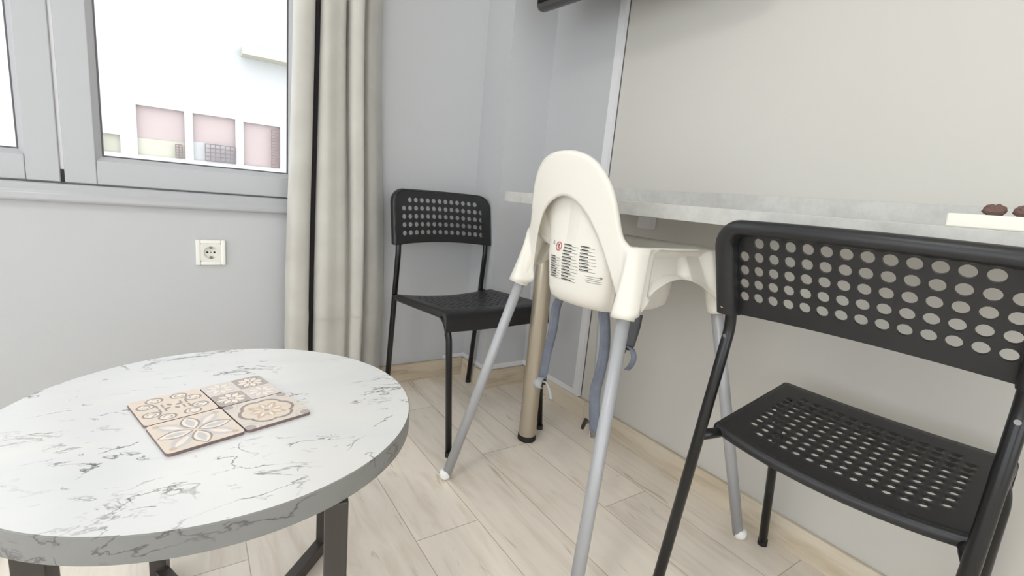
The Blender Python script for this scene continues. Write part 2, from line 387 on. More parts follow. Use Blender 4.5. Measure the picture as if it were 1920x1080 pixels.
w2 = struct(empty('added_window', (0, 0, 0)))  # made-up glazing for the added daylight opening on the left
bm = bmesh.new()
for a, b in ((LY0, LY0 + .07), ((LY0 + LY1) / 2 - .05, (LY0 + LY1) / 2 + .05), (LY1 - .07, LY1)): box(bm, XL - .08, XL - .02, a, b, LZ0, LZ1)
for a, b in ((LZ0, LZ0 + .07), (LZ1 - .07, LZ1)): box(bm, XL - .079, XL - .021, LY0 + .07, LY1 - .07, a, b)
obj('window_frame', bm, M['pvc'], w2)
boxo('window_pane', (XL - .052, XL - .048, LY0 + .07, LY1 - .07, LZ0 + .07, LZ1 - .07), M['glass'], w2)
d1 = struct(empty('added_door', (0, 0, 0)))  # frame and glass of the added rear fill opening
bm = bmesh.new()
for a, b in ((RX0, RX0 + .08), ((RX0 + RX1) / 2 - .05, (RX0 + RX1) / 2 + .05), (RX1 - .08, RX1)): box(bm, a, b, YB - .08, YB - .02, RZ0, RZ1)
for a, b in ((RZ0, RZ0 + .10), (RZ1 - .08, RZ1)): box(bm, RX0 + .08, RX1 - .08, YB - .079, YB - .021, a, b)
obj('added_door_frame', bm, M['pvc'], d1)
boxo('added_door_pane', (RX0 + .08, RX1 - .08, YB - .052, YB - .048, RZ0 + .10, RZ1 - .08), M['glass'], d1)
# ------------------------------------------------------------------ outside: overexposed facade across the street
K = 1.25; FY = 12 * K
def fx(x): return x * K
def fz(z): return CAMZ + (z - CAMZ) * K
fac = empty('building', (0, FY, 0))
tag(fac, 'overexposed white building with pinkish barred windows, seen through the window', 'building')
wins = [(-.76, .0, .93, 1.855, 'a'), (.14, .885, .93, 1.85, 'b'), (1.035, 1.74, .93, 1.82, 'c'), (-1.9, -1.02, .93, 1.26, 'd'), (1.95, 2.7, .93, 1.8, 'b'), (-3.6, -2.7, .93, 1.8, 'b')]
bm = bmesh.new()
# wall with rectangular recesses, built as column strips
xs = sorted({-9, 9} | {round(fx(v), 4) for a in wins for v in a[:2]})
for x0, x1 in zip(xs, xs[1:]):
    hit = [a for a in wins if abs(fx(a[0]) - x0) < 1e-3]
    if hit:
        a = hit[0]; box(bm, x0, x1, 0, .4, -4, fz(a[2])); box(bm, x0, x1, 0, .4, fz(a[3]), 7.5)
    else: box(bm, x0, x1, 0, .4, -4, 7.5)
obj('facade_wall', bm, M['outside'], fac)
for a in wins:
    t = boxo('window', (fx(a[0]), fx(a[1]), .12, .18, fz(a[2]), fz(a[3])), M['yellowish'] if a[4] == 'd' else M['pinkwin'], fac)
    zl = 1.30 if a[4] != 'd' else 1.26
    if a[4] in 'ab':
        boxo('lower_panel', (fx(a[0]), fx(a[1]), .09, .118, fz(a[2]), fz(zl - (.05 if a[4] == 'a' else 0))), M['yellowish'] if a[4] == 'a' else M['outside'], t)
    bm = bmesh.new()
    if a[4] == 'a': gx0, gx1, gz0, gz1, nx_, nz_ = -.16, -.05, .95, 1.2, 2, 5
    elif a[4] == 'b': gx0, gx1, gz0, gz1, nx_, nz_ = a[0] + .2, a[1] - .01, .95, 1.28, 6, 4
    elif a[4] == 'c': gx0, gx1, gz0, gz1, nx_, nz_ = 1.57, 1.70, .95, 1.74, 1, 13
    else: gx0, gx1, gz0, gz1, nx_, nz_ = -1.5, -1.3, .95, 1.2, 3, 5
    for i in range(nx_ + 1):
        x = fx(gx0 + (gx1 - gx0) * i / nx_); box(bm, x - .011, x + .011, -.03, -.01, fz(gz0), fz(gz1))
    for i in range(nz_ + 1):
        z = fz(gz0 + (gz1 - gz0) * i / nz_); box(bm, fx(gx0), fx(gx1), -.035, -.012, z - .011, z + .011)
    obj('window_grille', bm, M['grille'], t)
boxo('awning', (fx(1.0), fx(3.2), -.5, 0, fz(3.10), fz(3.26)), M['yellowish'], fac)
struct(boxo('ground', (-30, 30, YW + .6, 40, -4.2, -4.0), M['ground']))

# ------------------------------------------------------------------ wall socket
def make_outlet():
    t = empty('wall_socket', (.058, YW, .536)); t.rotation_euler = (0, 0, 0)
    tag(t, 'square white electrical socket on the grey wall under the window', 'socket')
    bm = bmesh.new(); frame_boxes(bm, -.0405, .0405, -.0405, .0405, .013, .013, .0125, .0125, -.010, 0)
    obj('cover_frame', bm, M['socket'], t, bevel=.003)
    # insert with round recess
    bm = bmesh.new(); n = 48; s = .0285; sq = []; c1 = []; c2 = []
    for k in range(n):
        a = k * math.tau / n + math.tau / n / 2; cx, cy = math.cos(a), math.sin(a); mxx = max(abs(cx), abs(cy))
        sq.append(bm.verts.new((cx / mxx * s, -.0085, cy / mxx * s))); c1.append(bm.verts.new((cx * .0195, -.0085, cy * .0195))); c2.append(bm.verts.new((cx * .0188, -.001, cy * .0188)))
    for k in range(n):
        j = (k + 1) % n; bm.faces.new((sq[k], sq[j], c1[j], c1[k])); bm.faces.new((c1[k], c1[j], c2[j], c2[k]))
    bm.faces.new(c2); bmesh.ops.recalc_face_normals(bm, faces=bm.faces)
    ins = obj('insert', bm, M['socketin'], t)
    for x, r, mt in ((-.0095, .0031, 'hole'), (.0095, .0031, 'hole'), (0, .0022, 'clip')):
        bm = bmesh.new(); tube(bm, [(x, -.0014, 0), (x, -.0008, 0)], r, 20); obj('pin_hole' if mt == 'hole' else 'centre_screw', bm, M[mt], ins)
    for z in (.0155, -.0155):
        bm = bmesh.new(); box(bm, -.004, .004, -.0085, -.001, z - .003, z + .003); obj('earth_clip', bm, M['clip'], ins, bevel=.0005)
make_outlet()

# ------------------------------------------------------------------ curtain
def catmull(pts, n):
    out = []; P = [pts[0]] + list(pts) + [pts[-1]]
    for i in range(1, len(P) - 2):
        p0, p1, p2, p3 = [Vector(q) for q in P[i - 1:i + 3]]
        for k in range(n):
            t = k / n
            out.append(.5 * ((2 * p1) + (p2 - p0) * t + (2 * p0 - 5 * p1 + 4 * p2 - p3) * t * t + (3 * p1 - p0 - 3 * p2 + p3) * t ** 3))
    out.append(Vector(pts[-1])); return out
def make_curtain():
    t = empty('curtain', (.42, 1.68, .02)); o0 = Vector((.42, 1.68, .02))
    tag(t, 'long beige-grey curtain gathered in folds at the right end of the window', 'curtain')
    top = [(.300, 1.75), (.286, 1.715), (.281, 1.665), (.288, 1.635), (.312, 1.628), (.334, 1.64), (.338, 1.69), (.345, 1.715), (.352, 1.69), (.355, 1.648), (.372, 1.636), (.40, 1.642), (.425, 1.655), (.436, 1.70), (.442, 1.655), (.462, 1.64), (.482, 1.648), (.489, 1.70), (.495, 1.725), (.51, 1.70), (.528, 1.70), (.55, 1.722), (.575, 1.765)]
    bot = [(.285, 1.75), (.264, 1.715), (.259, 1.665), (.266, 1.635), (.292, 1.625), (.322, 1.636), (.330, 1.69), (.338, 1.715), (.344, 1.69), (.346, 1.645), (.372, 1.628), (.41, 1.634), (.443, 1.640), (.456, 1.668), (.468, 1.645), (.49, 1.638), (.506, 1.648), (.513, 1.70), (.520, 1.725), (.54, 1.70), (.566, 1.70), (.59, 1.722), (.62, 1.765)]
    a = catmull([(x, y, 0) for x, y in top], 6); b = catmull([(x, y, 0) for x, y in bot], 6)
    bm = bmesh.new(); rows = []; nz = 70; ZT = 2.5
    for r in range(nz + 1):
        z = .02 + (ZT - .02) * r / nz; f = min(1, max(0, (z - .3) / 1.1)); f = f * f * (3 - 2 * f); row = []
        for i, (p, q) in enumerate(zip(a, b)):
            v = q.lerp(p, f); n1 = noise.noise(Vector((i * .12, z * 1.3, 3))) * .004
            if .325 < z < .345: n1 += .0015
            row.append(bm.verts.new((v.x + n1 * .5 - o0.x, v.y - n1 - o0.y, z - o0.z)))
        rows.append(row)
    for r in range(nz):
        for i in range(len(a) - 1): bm.faces.new((rows[r][i], rows[r][i + 1], rows[r + 1][i + 1], rows[r + 1][i]))
    o = obj('curtain_fabric', bm, M['curtain'], t, smooth=True)
    md = o.modifiers.new('s', 'SOLIDIFY'); md.thickness = .0015
    # stitched hem line
    bm = bmesh.new(); prev = None
    for i, q in enumerate(b):
        z = .334 + noise.noise(Vector((i * .09, 0, 1))) * .006
        n1 = .0015
        v = (bm.verts.new((q.x - o0.x, q.y - .0036 - n1 - o0.y, z - .002 - o0.z)), bm.verts.new((q.x - o0.x, q.y - .0036 - n1 - o0.y, z + .002 - o0.z)))
        if prev: bm.faces.new((prev[0], v[0], v[1], prev[1]))
        prev = v
    obj('hem_crease', bm, M['curtain'], t, smooth=True)
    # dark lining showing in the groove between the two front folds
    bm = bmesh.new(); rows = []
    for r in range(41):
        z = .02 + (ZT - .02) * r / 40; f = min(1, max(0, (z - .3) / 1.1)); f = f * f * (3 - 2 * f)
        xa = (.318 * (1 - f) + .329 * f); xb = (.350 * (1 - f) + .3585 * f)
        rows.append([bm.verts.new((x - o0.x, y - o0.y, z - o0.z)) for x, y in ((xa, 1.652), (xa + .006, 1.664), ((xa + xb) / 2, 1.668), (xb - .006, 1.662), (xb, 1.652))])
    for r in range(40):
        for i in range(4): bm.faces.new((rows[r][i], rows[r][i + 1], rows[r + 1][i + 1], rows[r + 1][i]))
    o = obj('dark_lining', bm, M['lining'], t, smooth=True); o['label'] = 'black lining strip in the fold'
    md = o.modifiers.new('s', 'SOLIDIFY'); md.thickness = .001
    bm = bmesh.new(); box(bm, .24 - .42, .64 - .42, -.005, .065, 2.46 - .02, 2.50 - .02)
    obj('heading_tape', bm, M['curtain'], t)
    return t
make_curtain()
boxo_ = bmesh.new(); tube(boxo_, [(-1.4, 1.70, 2.53), (.75, 1.70, 2.53)], .012, 16)
tag(obj('curtain_rail', boxo_, M['pvc_trim'], smooth=True), 'white curtain rail above the window', 'rail')

# ------------------------------------------------------------------ counter, splash, bracket, leg
CF, CEND, CZ0, CZ1 = .86, 1.332, .783, .815
cn = empty('counter', (1.04, .2, CZ0)); tag(cn, 'long light grey stone-look counter along the right wall, on a round metal leg', 'counter')
def rel(d, o): return (d[0] - o[0], d[1] - o[0], d[2] - o[1], d[3] - o[1], d[4] - o[2], d[5] - o[2])
co = (1.04, .2, CZ0)
boxo('worktop', rel((CF, XR - .001, -1.6, CY1 - .003, CZ0, CZ1), co), M['counter'], cn, bevel=.0012)
boxo('worktop_end', rel((CF, CX1 - .003, CY1 - .003, CEND, CZ0, CZ1), co), M['counter'], cn, bevel=.0012)
boxo('backsplash', rel((XR - .016, XR - .001, -1.6, CY1 - .003, CZ1, .861), co), M['counter'], cn, bevel=.0012)
boxo('wall_bracket', rel((1.188, XR - .001, 1.003, 1.048, .741, CZ0), co), M['pvc_trim'], cn, bevel=.001)
LO = (.930 - 1.04, 1.172 - .2); ZB = -CZ0
bm = bmesh.new(); lathe(bm, [(0, ZB + .012), (.0285, ZB + .012), (.0285, ZB + .768), (.036, ZB + .770), (.036, ZB + .7828), (0, ZB + .7828)], center=LO)
lg = obj('support_leg', bm, M['nickel'], cn, smooth=False, bevel=.001); lg['label'] = 'round champagne metal support leg'
bm = bmesh.new(); lathe(bm, [(0, ZB), (.029, ZB), (.0305, ZB + .003), (.0305, ZB + .018), (.029, ZB + .02), (0, ZB + .02)], center=LO); obj('foot_ring', bm, M['blackrub'], lg, bevel=.001)

# ------------------------------------------------------------------ tray with brown pieces on the counter
bm = bmesh.new()
def taper(bm, x0, x1, y0, y1, z0, z1, d):
    vs = [bm.verts.new(p) for p in ((x0 + d, y0 + d, z0), (x1 - d, y0 + d, z0), (x1 - d, y1 - d, z0), (x0 + d, y1 - d, z0), (x0, y0, z1), (x1, y0, z1), (x1, y1, z1), (x0, y1, z1))]
    for f in ((3, 2, 1, 0), (4, 5, 6, 7), (0, 1, 5, 4), (1, 2, 6, 5), (2, 3, 7, 6), (3, 0, 4, 7)): bm.faces.new([vs[i] for i in f])
taper(bm, .885, 1.10, -.22, .225, CZ1 + .0003, .8345, .001)
tag(obj('tray', bm, M['tray'], bevel=.003, segs=3), 'white flat tray near the front of the grey counter', 'tray')
def lump(x, y, lab):
    bm = bmesh.new(); bmesh.ops.create_icosphere(bm, subdivisions=4, radius=.0112)
    for v in bm.verts:
        n = noise.noise(v.co * 210) * .0018 + noise.noise(v.co * 520 + Vector((x, y, 0)) * 9) * .0012
        v.co += v.co.normalized() * n
        v.co.z *= .78; v.co.y *= 1.12
        v.co.z -= max(0, .0028 - abs(v.co.y)) * .8 * (v.co.z > 0)      # cleft between two lobes
    o = obj('brown_ornament', bm, M['brown'], smooth=True); o.location = (x, y, .8435)
    o.location.z = .8345 - min(v.co.z for v in o.data.vertices)
    tag(o, lab, 'ornament', 'brown rough pieces on the white tray')
lump(.945, .189, 'small rough brown two-lobed piece on the white tray, whole in view')
lump(.945, .1575, 'small rough brown piece on the white tray, cut by the right edge of the photo')

# ------------------------------------------------------------------ television (only its lower corner is in view)
tv = empty('television', (0, 0, 0)); tag(tv, 'dark grey television mounted high on the wall above the counter', 'television')
d = Vector((.10, -.995, 0)).normalized(); nrm = Vector((-d.y * -1, 0, 0))
tvm = Matrix.Translation(Vector((.992, 1.425, 1.408))) @ Matrix(((d.x, -d.y * -1 * -1, 0, 0), (d.y, d.x, 0, 0), (0, 0, 1, 0), (0, 0, 0, 1)))
tv.matrix_world = Matrix.Translation(Vector((.992, 1.425, 1.408))) @ Matrix.Rotation(math.atan2(d.y, d.x), 4, 'Z')
def rr_prism(bm, w_, h_, r, y0, y1, inset=0, n=6):
    pts = []
    for cx, cz, a0 in ((w_ - r, h_ - r, 0), (r, h_ - r, 90), (r, r, 180), (w_ - r, r, 270)):
        for k in range(n + 1):
            a = math.radians(a0 + 90 * k / n); pts.append((cx + r * math.cos(a), cz + r * math.sin(a)))
    def ring(y, ins): return [bm.verts.new((w_ / 2 + (x - w_ / 2) * (1 - ins), y, h_ / 2 + (z - h_ / 2) * (1 - ins * w_ / h_))) for x, z in pts]
    rings = [ring(y0, inset * .5), ring(y0 + (y1 - y0) * .2, 0), ring(y0 + (y1 - y0) * .55, 0), ring(y1, inset)]
    for a, b in zip(rings, rings[1:]):
        for k in range(len(pts)): j = (k + 1) % len(pts); bm.faces.new((a[k], a[j], b[j], b[k]))
    bm.faces.new(rings[0]); bm.faces.new(rings[-1][::-1]); bmesh.ops.recalc_face_normals(bm, faces=bm.faces)
bm = bmesh.new(); rr_prism(bm, .74, .44, .018, -.018, .03, .03); obj('housing', bm, M['tv'], tv, bevel=.002)
boxo('screen', (.014, .726, -.0215, -.0175, .02, .426), M['tvscreen'], tv)
bm = bmesh.new(); box(bm, .42, .56, .025, .055, .12, .30); box(bm, .46, .52, .055, .11, .18, .24); obj('wall_mount', bm, M['blackmetal'], tv)

# ------------------------------------------------------------------ coffee table
TX, TY, TZ, TR, TT = .0345, .779, .45, .275, .0315
tb = empty('coffee_table', (TX, TY, 0)); tag(tb, 'round coffee table with white marble-look top and dark steel legs', 'table')
bm = bmesh.new(); lathe(bm, [(0, TZ - TT), (TR - .0012, TZ - TT), (TR - .0012, TZ), (0, TZ)], n=160)
obj('tabletop', bm, M['marble'], tb, bevel=0)
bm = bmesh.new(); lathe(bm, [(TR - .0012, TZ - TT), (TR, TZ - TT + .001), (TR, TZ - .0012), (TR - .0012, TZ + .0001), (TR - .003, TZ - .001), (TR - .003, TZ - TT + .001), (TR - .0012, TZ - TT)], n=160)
o = obj('edge_band', bm, M['marble_edge'], tb, bevel=0); o['label'] = 'marble-look edge band with shade put into its grey'
legs = {'R': Vector((.19, .18)), 'M': Vector((-.10, .242)), 'L': Vector((-.172, -.185)), 'F': Vector((.107, -.240))}
rot = math.radians(-12); hw = .0135
def rbar(bm, a, b, hw_, zt, zb):
    """horizontal square bar from a to b"""
    d = (b - a).normalized(); n = Vector((-d.y, d.x)) * hw_; vs = []
    for z in (zb, zt):
        for p in (a + n, a - n, b - n, b + n): vs.append(bm.verts.new((p.x, p.y, z)))
    for f in ((3, 2, 1, 0), (4, 5, 6, 7), (0, 1, 5, 4), (1, 2, 6, 5), (2, 3, 7, 6), (3, 0, 4, 7)): bm.faces.new([vs[i] for i in f])
for k, p in legs.items():
    bm = bmesh.new(); vs = []
    for z in (0, TZ - TT):
        for sx, sy in ((-1, -1), (1, -1), (1, 1), (-1, 1)):
            q = Vector((sx * hw, sy * hw)); q.rotate(Matrix.Rotation(rot, 2)); vs.append(bm.verts.new((p.x + q.x, p.y + q.y, z)))
    for f in ((3, 2, 1, 0), (4, 5, 6, 7), (0, 1, 5, 4), (1, 2, 6, 5), (2, 3, 7, 6), (3, 0, 4, 7)): bm.faces.new([vs[i] for i in f])
    obj('leg', bm, M['tableleg'], tb, bevel=.0015)
for a, b, dz in (('R', 'L', 0), ('M', 'F', .0)):
    bm = bmesh.new(); e = (legs[b] - legs[a]).normalized() * .008
    if a == 'R': rbar(bm, legs[a] + e, legs[b] - e, .011, .030, .003)
    else:
        dd = (legs[b] - legs[a]).normalized() * .0125
        rbar(bm, legs[a] + e, -dd, .011, .030, .003); rbar(bm, dd, legs[b] - e, .011, .030, .003)
    obj('floor_brace', bm, M['tableleg'], tb, bevel=.001)

# ------------------------------------------------------------------ coasters
PAL = dict(base=(226, 210, 194), base2=(220, 209, 197), line=(150, 136, 132), lav=(204, 198, 198), tan=(203, 182, 158), pale=(238, 226, 212), grey=(176, 165, 160))
def lens(px, py, ang, d0, L_, W_):
    """signed value <0 inside a pointed leaf along ang from distance d0 with length L_, half width W_"""
    c, s = math.cos(ang), math.sin(ang); u = px * c + py * s - d0; v = -px * s + py * c
    if u < 0 or u > L_: return 1
    return abs(v) - W_ * math.sin(math.pi * u / L_) ** .9
def pat_leaves(x, y):
    col = PAL['base']
    for k in range(4):
        a = math.pi / 4 + k * math.pi / 2
        v = lens(x, y, a, .1, 1.15, .30)
        if v < 0: col = PAL['lav'] if v < -.07 else PAL['base2']
        if lens(x, y, a, .35, .7, .09) < 0: col = PAL['pale']
        if math.hypot(x - .86 * math.cos(a) * 1.3, y - .86 * math.sin(a) * 1.3) < .1: col = PAL['tan']
    for k in range(4):
        v = lens(x, y, k * math.pi / 2, .05, .93, .25)
        if v < 0: col = PAL['line'] if v > -.055 else PAL['pale']
        if v < -.14: col = PAL['lav']
    return col
def pat_swirl(x, y):
    col = PAL['base']
    for sx in (-1, 1):
        for sy in (-1, 1):
            for cx, cy, r, ph in ((.66, .34, .25, 0), (.34, .70, .25, 1)):
                dx, dy = x - sx * cx, y - sy * cy; r_ = math.hypot(dx, dy * 1.15)
                if r_ < r:
                    a = math.atan2(dy * sy, dx * sx)
                    if r_ > r - .06: col = PAL['line']
                    elif .08 < r_ < .135 and not (0 < a < 1.2): col = PAL['grey']
                    else: col = PAL['pale']
            for q in (.16, .30):
                if abs(x * sx - q - .1) < .03 and .05 < y * sy < .30: col = PAL['line']
    for k in range(4):
        if lens(x, y, k * math.pi / 2 + .4, .08, .2, .06) < 0: col = PAL['line']
    return col
def pat_flower(x, y):
    r = math.hypot(x, y); a = math.atan2(y, x)
    R = .74 + .12 * abs(math.cos(3 * a)) ** .7
    col = PAL['base2']
    if r < R: col = PAL['line'] if r > R - .10 else PAL['base']
    if r < .62 and lens(x, y, round(a / (math.pi / 4)) * math.pi / 4, .12, .52 if round(a / (math.pi / 4)) % 2 else .4, .13) < 0: col = PAL['tan']
    if lens(x, y, round(a / (math.pi / 4)) * math.pi / 4, .15, .34, .05) < 0: col = PAL['pale']
    if r < .09: col = PAL['grey']
    if r > R + .14 and math.hypot(abs(x) - .86, abs(y) - .86) < .16: col = PAL['grey']
    if r > R + .05 and .32 < math.hypot(abs(x) - .92, abs(y) - .92) < .38: col = PAL['lav']
    return col
def pat_tiles(x, y):
    i, j = x > 0, y > 0; u = (abs(x) - .5) * 2; v = (abs(y) - .5) * 2; r = math.hypot(u, v); a = math.atan2(v, u)
    dark = i == j
    col = PAL['base2'] if dark else (220, 208, 204)
    s = round(a / (math.pi / 4)) * math.pi / 4
    L1 = lens(u, v, s, .12, .85, .24)
    if dark:
        if r > .80 - .1 * abs(math.cos(4 * a)): col = PAL['grey']
        if L1 < 0: col = PAL['line'] if L1 > -.07 else PAL['pale']
    else:
        if L1 < 0: col = PAL['pale'] if L1 < -.08 else PAL['lav']
        if r < .2: col = (212, 208, 190)
    if abs(x) < .015 or abs(y) < .015: col = PAL['pale']
    return col
def coaster(cx, cy, ang, pat, lab, side=.0905):
    t = empty('coaster', (cx, cy, TZ + .0002), ang); tag(t, lab, 'coaster', 'patterned coasters on the coffee table')
    h = side / 2; rad = .006; n = 110
    def rc(x, y):
        # pull the corners in to a radius
        k = rad / h; ax_, ay_ = abs(x), abs(y)
        if ax_ > 1 - k and ay_ > 1 - k:
            p, q = (ax_ - 1 + k) / k, (ay_ - 1 + k) / k
            P, Q = p * math.sqrt(1 - q * q / 2), q * math.sqrt(1 - p * p / 2)
            ax_, ay_ = 1 - k + k * P, 1 - k + k * Q
        return math.copysign(ax_, x) * h, math.copysign(ay_, y) * h
    bm = bmesh.new(); g = [[bm.verts.new((*rc(-1 + 2 * i / n, -1 + 2 * j / n), .0042)) for j in range(n + 1)] for i in range(n + 1)]
    for i in range(n):
        for j in range(n): bm.faces.new((g[i][j], g[i + 1][j], g[i + 1][j + 1], g[i][j + 1]))
    o = obj('printed_face', bm, M['print'], t)
    ca = o.data.color_attributes.new('print', 'FLOAT_COLOR', 'POINT'); idx = 0
    for i in range(n + 1):
        for j in range(n + 1):
            x, y = -1 + 2 * i / n, -1 + 2 * j / n; c = srgb(*pat(x, y))
            f = .97 + .05 * noise.noise(Vector((x * 4, y * 4, cx * 40))); ca.data[idx].color = (c[0] * f, c[1] * f, c[2] * f, 1); idx += 1
    bm = bmesh.new(); ring = []
    m_ = 12
    for k in range(4 * m_):
        s_, f = divmod(k, m_); u = -1 + 2 * f / m_; ring.append([(u, -1), (1, u), (-u, 1), (-1, -u)][s_])
    # finer corner outline
    out = []
    for cxx, cyy, a0 in ((1, 1, 0), (-1, 1, 90), (-1, -1, 180), (1, -1, 270)):
        for k in range(9):
            a = math.radians(a0 + 90 * k / 8); out.append((cxx * (h - rad) + rad * math.cos(a), cyy * (h - rad) + rad * math.sin(a)))
    b0 = [bm.verts.new((x, y, 0)) for x, y in out]; b1 = [bm.verts.new((x, y, .0040)) for x, y in out]
    for k in range(len(out)): j = (k + 1) % len(out); bm.faces.new((b0[k], b0[j], b1[j], b1[k]))
    bm.faces.new(b0[::-1]); bm.faces.new(b1); obj('board', bm, M['cork'], t)
ang = math.radians(16.5)
coaster(.0007, .7135, ang, pat_leaves, 'beige coaster with four outlined leaves, front left of the four on the table')
coaster(-.0256, .8023, ang, pat_swirl, 'beige coaster with curled swirls, back left of the four on the table')
coaster(.0895, .7399, ang, pat_flower, 'beige coaster with one big lobed flower, front right of the four on the table')
coaster(.0630, .8285, ang, pat_tiles, 'beige coaster printed as small flower tiles, back right of the four on the table')

# ------------------------------------------------------------------ perforated chairs
def perforated(nu, nv, holes, u_edges, v_edges, hole_r, segs=16, round_corners=None):
    """2D sheet as a grid of cells; a cell in `holes` has a round hole. u_edges / v_edges are cell borders.
    returns bmesh in (u, v, 0) and the list of outline verts handled by the caller"""
    bm = bmesh.new(); cache = {}
    def V(u, v):
        k = (round(u, 6), round(v, 6))
        if k not in cache: cache[k] = bm.verts.new((u, v, 0))
        return cache[k]
    q = segs // 4
    for i in range(nu):
        for j in range(nv):
            u0, u1, v0, v1 = u_edges[i], u_edges[i + 1], v_edges[j], v_edges[j + 1]; cu, cv = (u0 + u1) / 2, (v0 + v1) / 2
            bd = [V(u0 + (u1 - u0) * k / q, v0) for k in range(q)] + [V(u1, v0 + (v1 - v0) * k / q) for k in range(q)] + [V(u1 + (u0 - u1) * k / q, v1) for k in range(q)] + [V(u0, v1 + (v0 - v1) * k / q) for k in range(q)]
            if (i, j) in holes:
                rg = []
                for k, b in enumerate(bd):
                    a = math.radians(-135 + 360 * k / segs); rg.append(bm.verts.new((cu + hole_r * math.cos(a), cv + hole_r * math.sin(a), 0)))
                for k in range(segs):
                    j2 = (k + 1) % segs; bm.faces.new((bd[k], bd[j2], rg[j2], rg[k]))
            else:
                # keep a regular inner lattice so the sheet can bend
                P = [[V(u0 + (u1 - u0) * a / q, v0 + (v1 - v0) * b / q) for b in range(q + 1)] for a in range(q + 1)]
                for a in range(q):
                    for b in range(q): bm.faces.new((P[a][b], P[a + 1][b], P[a + 1][b + 1], P[a][b + 1]))
    return bm

def make_chair(name, loc, th, P, label, group=None):
    """P: w tube spacing, L leg depth, ub/zb bend of the rear upright, ut top, usf/zsf front bend of seat tube, zj seat joint, ws, zt top"""
    t = empty(name, (loc[0], loc[1], 0), th); tag(t, label, 'chair', group)
    r = .0098; hL = P['L'] / 2; h = P['w'] / 2; zt = P['zt']
    leg_u = lambda z: -hL + (P['ub'] + hL) * z / P['zb']
    upr_u = lambda z: P['ub'] + (P['ut'] - P['ub']) * (z - P['zb']) / (zt - P['zb'])
    ws = P['ws'] - .004
    for s in (1, -1):
        bm = bmesh.new(); zz = zt - .025
        tube(bm, bezier_round([(-hL, s * h, .004), (P['ub'], s * h, P['zb']), (upr_u(zz), s * h, zz)], .028, 8), r, 16)
        lg = obj('rear_leg', bm, M['blackmetal'], t, smooth=True)
        bm = bmesh.new(); tube(bm, [(-hL - .0003, s * h, 0), (-hL, s * h, .016)], r + .0012, 16); obj('foot_cap', bm, M['blackrub'], lg, smooth=False)
        # seat tube that turns down into the front leg
        uj = leg_u(P['zj']); zf = P['zsf'] - .014
        bm = bmesh.new()
        tube(bm, bezier_round([(uj, s * h, P['zj'] - .006), (uj + .05, s * (ws + .002), P['zj'] - .008), (P['usf'] - .0, s * ws, zf), (P['usf'] + .022, s * (h - .001), zf - .06), (hL, s * h, .004)], [.02, .035, .02], 8), r, 16)
        lg = obj('front_leg', bm, M['blackmetal'], t, smooth=True)
        bm = bmesh.new(); tube(bm, [(hL + .0003, s * h, 0), (hL, s * h, .016)], r + .0012, 16); obj('foot_cap', bm, M['blackrub'], lg, smooth=False)
    # ---- backrest
    bw = h + .0135; zb0 = P['zb'] + .018; H = zt - zb0; cr = .040
    nu, nv = 16, 7
    mu, mb, mt_ = .0240, .024, .0155
    ue = [-bw] + [-bw + mu + (2 * bw - 2 * mu) * k / 14 for k in range(15)] + [bw]
    ve = [0, mb] + [mb + (H - mb - mt_) * k / 5 for k in range(1, 6)] + [H]
    holes = {(i, j) for i in range(1, 15) for j in range(1, 6)} - {(1, 5), (14, 5)}
    bm = perforated(nu, nv, holes, ue, ve, .0088)
    bow = .020 
    def shape(u, v):
        # rounded upper corners, then bend: concave towards the sitter, lower edge arched
        if v > H - cr and abs(u) > bw - cr:
            p, q = (abs(u) - bw + cr) / cr, (v - H + cr) / cr
            Pp, Qq = p * math.sqrt(max(0, 1 - q * q / 2)), q * math.sqrt(max(0, 1 - p * p / 2))
            u, v = math.copysign(bw - cr + cr * Pp, u), H - cr + cr * Qq
        k = (u / bw)
        arch = .010 * (1 - k * k) * (1 - v / H)
        vv = v + arch - .003 * k * k * (v / H)
        z = zb0 + vv; back = -bow * (1 - k * k)
        return Vector((upr_u(z) + .0115 + back, u, z))
    outline = []      # open outline from bottom left, up and over, to bottom right (u, v)
    N1 = 14
    for k in range(N1): outline.append((-bw, H * k / N1))
    for k in range(40): outline.append((-bw + 2 * bw * k / 40, H))
    for k in range(N1 + 1): outline.append((bw, H * (1 - k / N1)))
    for v in bm.verts: v.co = shape(v.co.x, v.co.y)
    # rim that wraps backwards round the tubes
    prof = [(0, 0), (.0035, .0012), (.0060, .0045), (.0068, .010), (.0068, .018), (.0050, .0230), (.0010, .0258)]
    rows = []
    pts = [shape(*o) for o in outline]
    for i, p in enumerate(pts):
        a, b = pts[max(i - 1, 0)], pts[min(i + 1, len(pts) - 1)]; T = (b - a).normalized()
        back = Vector((-1, 0, 0)); outw = T.cross(back); outw.normalize()
        cen = Vector((p.x, 0, zb0 + H * .45))
        if outw.dot(p - cen) < 0: outw = -outw
        sd = abs(outw.y); win_ = .0125 + .0095 * sd * sd      # how far the channel returns inwards (wider round the tubes)
        pr = prof + [(-win_ * .35, .0268), (-win_ * .75, .0255), (-win_, .021), (-win_ - .001, .012), (-win_ - .002, .003)]
        rows.append([bm.verts.new(p + outw * o + back * f) for o, f in pr])
    for a, b in zip(rows, rows[1:]):
        for k in range(len(a) - 1): bm.faces.new((a[k], b[k], b[k + 1], a[k + 1]))
    bmesh.ops.remove_doubles(bm, verts=bm.verts, dist=.0004)
    bmesh.ops.recalc_face_normals(bm, faces=bm.faces)
    o = obj('backrest', bm, M['black'], t, smooth=True)
    md = o.modifiers.new('s', 'SOLIDIFY'); md.thickness = .0042; md.offset = 0
    md = o.modifiers.new('b', 'BEVEL'); md.width = .0008; md.segments = 2; md.limit_method = 'ANGLE'; md.angle_limit = math.radians(50)
    md = o.modifiers.new('wn', 'WEIGHTED_NORMAL')
